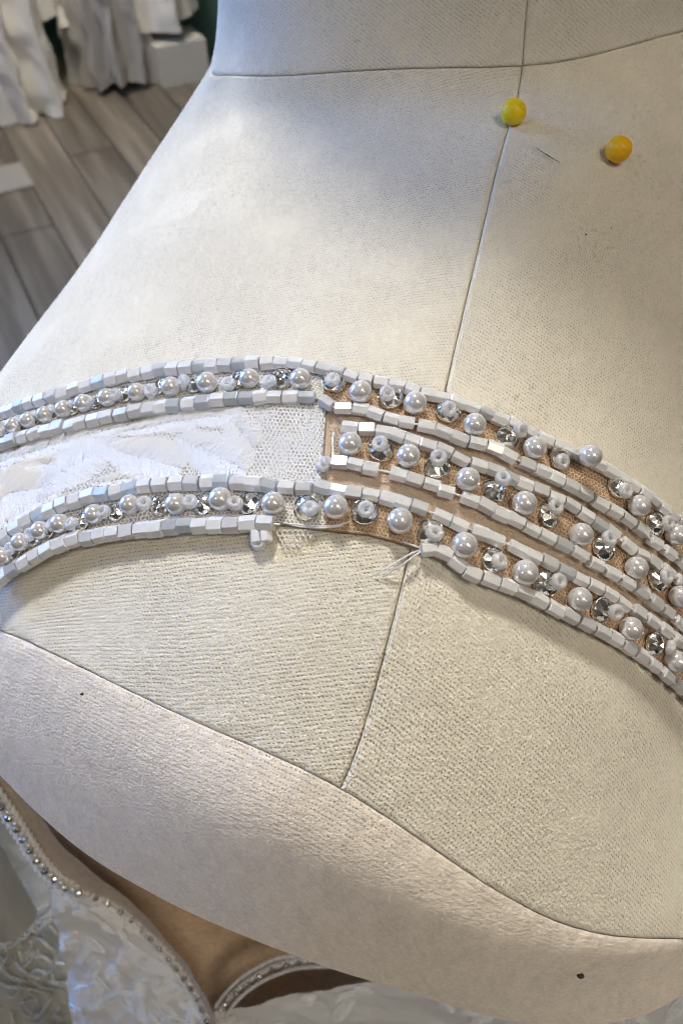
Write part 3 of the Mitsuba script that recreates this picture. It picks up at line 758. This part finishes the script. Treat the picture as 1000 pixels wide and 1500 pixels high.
# the tan inside of the gown: trim edge -> hollow -> under the cap
TRIM = [(-70, 1095, .215), (0, 1178, .225), (35, 1229, .235), (70, 1279, .245), (130, 1312, .255), (185, 1340, .26), (235, 1390, .265), (275, 1440, .27), (305, 1500, .275), (330, 1570, .28)]
MID = [(-30, 1105, .24), (60, 1195, .25), (110, 1240, .26), (160, 1285, .27), (220, 1330, .285), (280, 1370, .295), (330, 1420, .30), (370, 1480, .30), (390, 1540, .30), (400, 1600, .30)]
FAR = [(40, 1090, .25), (140, 1190, .26), (210, 1230, .27), (280, 1270, .28), (360, 1310, .29), (430, 1350, .295), (500, 1400, .30), (560, 1450, .30), (600, 1520, .30), (620, 1590, .30)]
sheet("lining", [TRIM, MID, FAR], "nude_lining", gown, "smooth tan lining inside the armhole of the gown", bumps=.002, freq=25)
INN = [(-40, 1075, .205), (28, 1155, .212), (66, 1205, .22), (110, 1255, .23), (165, 1300, .24), (215, 1345, .247), (258, 1395, .252), (290, 1445, .258), (315, 1500, .263), (340, 1570, .272)]
HLF = [((a[0] + b[0]) / 2 + 2, (a[1] + b[1]) / 2 + 3, (a[2] + b[2]) / 2 + .004) for a, b in zip(TRIM, INN)]
TR2 = [(a, b, c - .003) for a, b, c in TRIM]
sheet("net_edge", [TR2, HLF, INN], "nude_edge", gown, "pale nude net along the beaded edge of the gown", bumps=.002, freq=60)
# beaded edges
def trim_beads(pts, pitch, r, name, lab, th=.0009):
    P = np.array([W(*p) for p in pts]); d = np.r_[0, np.cumsum(np.linalg.norm(np.diff(P, axis=0), axis=1))]
    sp = CubicSpline(d, P)
    k = obj(name, mikit.ply(tube(sp(np.linspace(0, d[-1], 120)) + FW * .0012, th, 8), "lace_cloth", smooth=True), gown, lab)
    x, i = 0.0, 0
    while x < d[-1]:
        p = sp(x); t = sp(min(x + 1e-3, d[-1])) - sp(max(x - 1e-3, 0)); n = -FW * .8 + np.array([0, 0, .6])
        side = np.cross(t / np.linalg.norm(t), n)
        if i % 2 == 0: obj("pearl", {**PEARL, "to_world": frame(p - side * r * .3, t, n, (r, r, r))}, k)
        else: obj("rhinestone", {**CHATONS[i // 2 % 4], "to_world": frame(p + side * r * .2, t, n + rng.normal(0, .3, 3), (r * 1.05,) * 3)}, k)
        for sd in (-1, 1):
            obj("bugle_bead", {**BUGLES[i % 3], "to_world": frame(p + side * sd * r * 1.7 + FW * .0004, t, n, (pitch * .95, r * .55, r * .55))}, k)
        x += pitch; i += 1


trim_beads([(x, y, z - .004) for x, y, z in TRIM[:5]], .0028, .0013, "bead_trim", "blurred pearl and rhinestone edging at the photo's lower left")
trim_beads([(x, y, z - .004) for x, y, z in TRIM[4:9]], .0026, .0010, "bead_trim", "dense fine bead edging along the white lace")
trim_beads([(325, 1480, .27), (345, 1455, .27), (375, 1432, .27), (410, 1416, .27), (450, 1409, .275), (500, 1408, .28), (540, 1420, .285)], .0026, .0011, "bead_trim", "curved bead edging across the tan lining under the arm cap")
# white lace bodice pieces
k, place, size = sheet("lace_bodice", [
    [(66, 1284, .250), (78, 1330, .262), (92, 1400, .28), (104, 1470, .30), (115, 1560, .32)],
    [(95, 1292, .249), (125, 1340, .258), (150, 1400, .27), (165, 1470, .285), (170, 1560, .31)],
    [(130, 1310, .252), (185, 1365, .259), (215, 1415, .267), (235, 1480, .278), (245, 1560, .30)],
    [(180, 1336, .257), (235, 1390, .262), (275, 1440, .267), (303, 1498, .272), (330, 1580, .28)]], "lace_cloth", gown, "pointed white lace piece left of the tan lining", bumps=.006, freq=70, seed=3)
for i in range(70):
    rg = np.random.default_rng(60 + i)
    obj("lace_motif", mikit.ply(satin_leaf(place, size, rg.uniform(.06, .94), rg.uniform(.05, .8), rg.uniform(3.6, 6.5) * MM, rg.uniform(1.6, 2.6) * MM, rg.uniform(0, 3.1), 160, 90 + i, r=.16 * MM, h0=.3 * MM, puff=.7 * MM, cord=.36 * MM), "gown_stitch", smooth=True), k)
k, place, size = sheet("lace_bodice", [
    [(290, 1500, .275), (350, 1476, .272), (430, 1462, .270), (510, 1446, .268), (590, 1436, .266), (680, 1440, .262), (780, 1450, .26), (890, 1440, .262), (1010, 1395, .27), (1080, 1340, .28)],
    [(290, 1540, .285), (350, 1515, .282), (430, 1500, .280), (510, 1486, .278), (590, 1478, .276), (680, 1482, .272), (780, 1490, .27), (890, 1485, .272), (1010, 1440, .28), (1090, 1390, .29)],
    [(290, 1600, .30), (350, 1580, .30), (430, 1560, .30), (510, 1550, .30), (590, 1545, .30), (680, 1550, .30), (780, 1560, .30), (890, 1560, .30), (1020, 1520, .30), (1110, 1480, .31)]], "lace_cloth", gown, "white lace back piece below the arm cap at the photo's lower edge", n=60, m=260, bumps=.007, freq=60, seed=5)
for i in range(26):
    rg = np.random.default_rng(160 + i)
    obj("lace_motif", mikit.ply(satin_leaf(place, size, rg.uniform(.08, .7), rg.uniform(.03, .97), rg.uniform(5, 9) * MM, rg.uniform(2.5, 4) * MM, rg.uniform(0, 3.1), 240, 190 + i, r=.16 * MM, h0=.3 * MM, puff=.7 * MM, cord=.36 * MM), "gown_stitch", smooth=True), k)
# the skirt lower down with its corded lace
k, place, size = sheet("skirt", [
    [(-120, 1180, .47), (-120, 1300, .50), (-120, 1420, .52), (-120, 1600, .55)],
    [(20, 1180, .46), (20, 1300, .48), (20, 1420, .50), (20, 1600, .53)],
    [(140, 1180, .45), (140, 1300, .46), (140, 1420, .48), (140, 1600, .52)],
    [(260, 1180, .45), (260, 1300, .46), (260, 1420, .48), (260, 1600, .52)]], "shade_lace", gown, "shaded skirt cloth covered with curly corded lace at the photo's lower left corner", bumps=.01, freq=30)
cords = []
rg = np.random.default_rng(11)
for _ in range(260):
    a, b = rg.uniform(.05, .8), rg.uniform(.40, .98); th0, kq = rg.uniform(0, 6.28), rg.normal(0, 70)
    L = rg.uniform(.012, .035); s_ = np.linspace(0, L, 12); th_ = th0 + kq * s_
    x = a + np.cumsum(np.cos(th_)) * (L / 12) / size[0]; y = b + np.cumsum(np.sin(th_)) * (L / 12) / size[1]
    if x.min() < 0 or x.max() > 1 or y.min() < .38 or y.max() > 1: continue
    cords.append(tube(place(x, y, rg.uniform(.001, .004) + .002 * np.sin(np.pi * s_ / L)), rg.uniform(.0005, .0011), 5))
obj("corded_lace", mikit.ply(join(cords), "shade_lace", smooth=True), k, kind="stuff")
# smooth grey tube behind the beaded edge
scene["grey_paint"] = two({"type": "principled", "base_color": rgb(0.30, 0.29, 0.27), "roughness": 0.45})
a, b = W(-78, 1180, .40), W(14, 1338, .43)
v, f = tube(np.stack([a + (a - b) * 2, a, b, b + (b - a) * .10]), .0125, 28)
obj("stand_tube", mikit.ply((v, f), "grey_paint", smooth=40), None, "smooth grey tube behind the beaded edge at the photo's left side", "tube")

# ------------------------------------------------------------------ the shop behind: floor, wall, hanging gowns, box
def wood(p, n, uv):
    g = mikit.fbm(p.x * 14 + p.y * 7.5, (p.x * .47 - p.y * .88) * 1.2, p.z)
    return mikit.mix(mi.Color3f(.125, .105, .088), mi.Color3f(.235, .205, .175), mikit.smoothstep(.25, .75, g))


woods = []
for i, tone in enumerate((.78, .92, 1.0, 1.12, 1.25)):
    def wf(p, n, uv, tone=tone, o=i * 3.7):
        al, ac = p.x * .47 - p.y * .88, p.x * .88 + p.y * .47
        g = mikit.fbm(ac * 26 + o, al * 1.6 + o, 1.0, octaves=4)
        return mikit.mix(mi.Color3f(.125, .106, .084), mi.Color3f(.235, .206, .168), mikit.smoothstep(.2, .8, g)) * tone
    scene[f"plank_wood_{i}"] = two({"type": "principled", "base_color": mikit.proc(wf), "roughness": 0.42, "specular": 0.4})
    woods.append(f"plank_wood_{i}")
scene["joint_dark"] = two({"type": "diffuse", "reflectance": rgb(.04, .035, .03)})
scene["floor"] = mikit.ply((np.array([[-9, -6, -.008], [9, -6, -.008], [9, 9, -.008], [-9, 9, -.008]]), [[0, 1, 2], [0, 2, 3]]), "joint_dark")
labels["floor"] = {"label": "grey brown wooden plank floor", "kind": "structure"}
taken.add("floor")
al, ac = np.array([.47, -.88, 0]), np.array([.88, .47, 0])
bx = trimesh.creation.box((1, 1, 1)); bv = np.array(bx.vertices); bv[bv[:, 2] > 0, :2] *= .988
PW = .19
for i in range(-13, 22):
    off = (i * 0.37) % 1.25
    for j in range(-5, 4):
        L = 1.25
        c = ac * (i * PW) + al * (j * L + off)
        q = proj(np.array([c + [0, 0, 0]]))[0]
        pts = proj(np.array([c + al * L / 2, c - al * L / 2, c]))
        if pts[:, 2].max() < .2 or c[1] > 4.9 or c[1] < .2: continue
        on = pts[pts[:, 2] > .1]
        if not ((on[:, 0] > -260) & (on[:, 0] < 420) & (on[:, 1] > -120) & (on[:, 1] < 700)).any(): continue
        v = np.stack([bv[:, 0] * L * .997, bv[:, 1] * (PW - .004), bv[:, 2] * .012], -1)
        v = c + v[:, :1] * al + v[:, 1:2] * ac + v[:, 2:] * np.array([0, 0, 1.0]) + [0, 0, -.006]
        obj("plank", mikit.ply((v, np.array(bx.faces)), woods[int(rng.integers(0, 5))]), "floor")
scene["wall_green"] = two({"type": "principled", "base_color": rgb(.075, .165, .155), "roughness": .6})
b = trimesh.creation.box((9, .12, 3.0)); b.apply_translation([0, 4.27, 1.5])
obj("back_wall", mikit.ply(b, "wall_green"), None, "dark green wall behind the hanging gowns", "wall")
scene["gown_satin"] = two({"type": "principled", "base_color": rgb(.84, .83, .81), "roughness": .5, "sheen": .4})
scene["gown_tulle"] = two({"type": "principled", "base_color": rgb(.44, .43, .42), "roughness": .7, "sheen": .3})


def hanging(key_label, cx, cy, z0, z1, rx, ry, flare, folds, mat, seed, group="gowns hanging along the wall"):
    rg = np.random.default_rng(seed)
    n, m = 60, 240
    th = np.linspace(0, 2 * np.pi, m); z = np.linspace(0, 1, n)
    Z, TH = np.meshgrid(z, th, indexing="ij")
    ph = rg.uniform(0, 6.28, 4)
    fold = (.10 + .22 * Z) * (np.sin(folds * TH + ph[0] + .8 * Z) * .6 + np.sin((folds * 1.0 + 4) * TH + ph[1]) * .35 + .3 * np.sin(3 * TH + ph[2]))
    base = (1 + flare * Z ** 1.3)
    hem = (z1 - z0)
    X = cx + rx * np.cos(TH) * base * (1 + fold); Y = cy + ry * np.sin(TH) * base * (1 + fold)
    H = z1 - hem * Z + .03 * Z * np.sin(2 * TH + ph[3])
    H = np.maximum(H, .004)
    P = np.stack([X, Y, H], -1)
    P += (meshkit.fbm(P * 9, 3, seed) - .5)[..., None] * .05
    P[..., 2] = np.maximum(P[..., 2], .004)
    obj("hanging_gown", mikit.ply((P.reshape(-1, 3), gridfaces(n, m)), mat, smooth=True), None, key_label, "gown", group)


hanging("white gown nearest the photo's left edge, its hem touching the floor", -1.50, 3.55, .01, 1.6, .17, .15, .35, 9, "gown_satin", 1)
hanging("narrow pale gown hanging behind the leftmost gown", -1.28, 3.93, .30, 1.6, .12, .11, .25, 7, "gown_satin", 2)
hanging("grey sheer tulle skirt trailing to the floor between the white gowns", -1.06, 3.84, .02, 1.6, .13, .11, .25, 10, "gown_tulle", 3)
hanging("white gown with a short straight hem above the white box", -.93, 3.97, .24, 1.6, .19, .12, .25, 6, "gown_satin", 4)
b = trimesh.creation.box((.24, .20, .17)); b.apply_transform(trimesh.transformations.rotation_matrix(.5, [0, 0, 1])); b.apply_translation([-.78, 3.93, .086])
scene["box_white"] = two({"type": "principled", "base_color": rgb(.62, .61, .58), "roughness": .6})
obj("storage_box", mikit.ply(b, "box_white"), None, "plain white box standing on the floor under the gowns", "box")
scene["pale_grey"] = two({"type": "principled", "base_color": rgb(.36, .34, .31), "roughness": .7})
b = trimesh.creation.box((.16, .22, .003)); b.apply_transform(trimesh.transformations.rotation_matrix(.5, [0, 0, 1])); q = W(10, 262, 1.0) - CAM; q = CAM + q * (1.42 / -q[2]); b.apply_translation([q[0], q[1], .004])
obj("paper_sheet", mikit.ply(b, "pale_grey"), None, "pale sheet lying on the wooden floor at the photo's left edge", "paper")
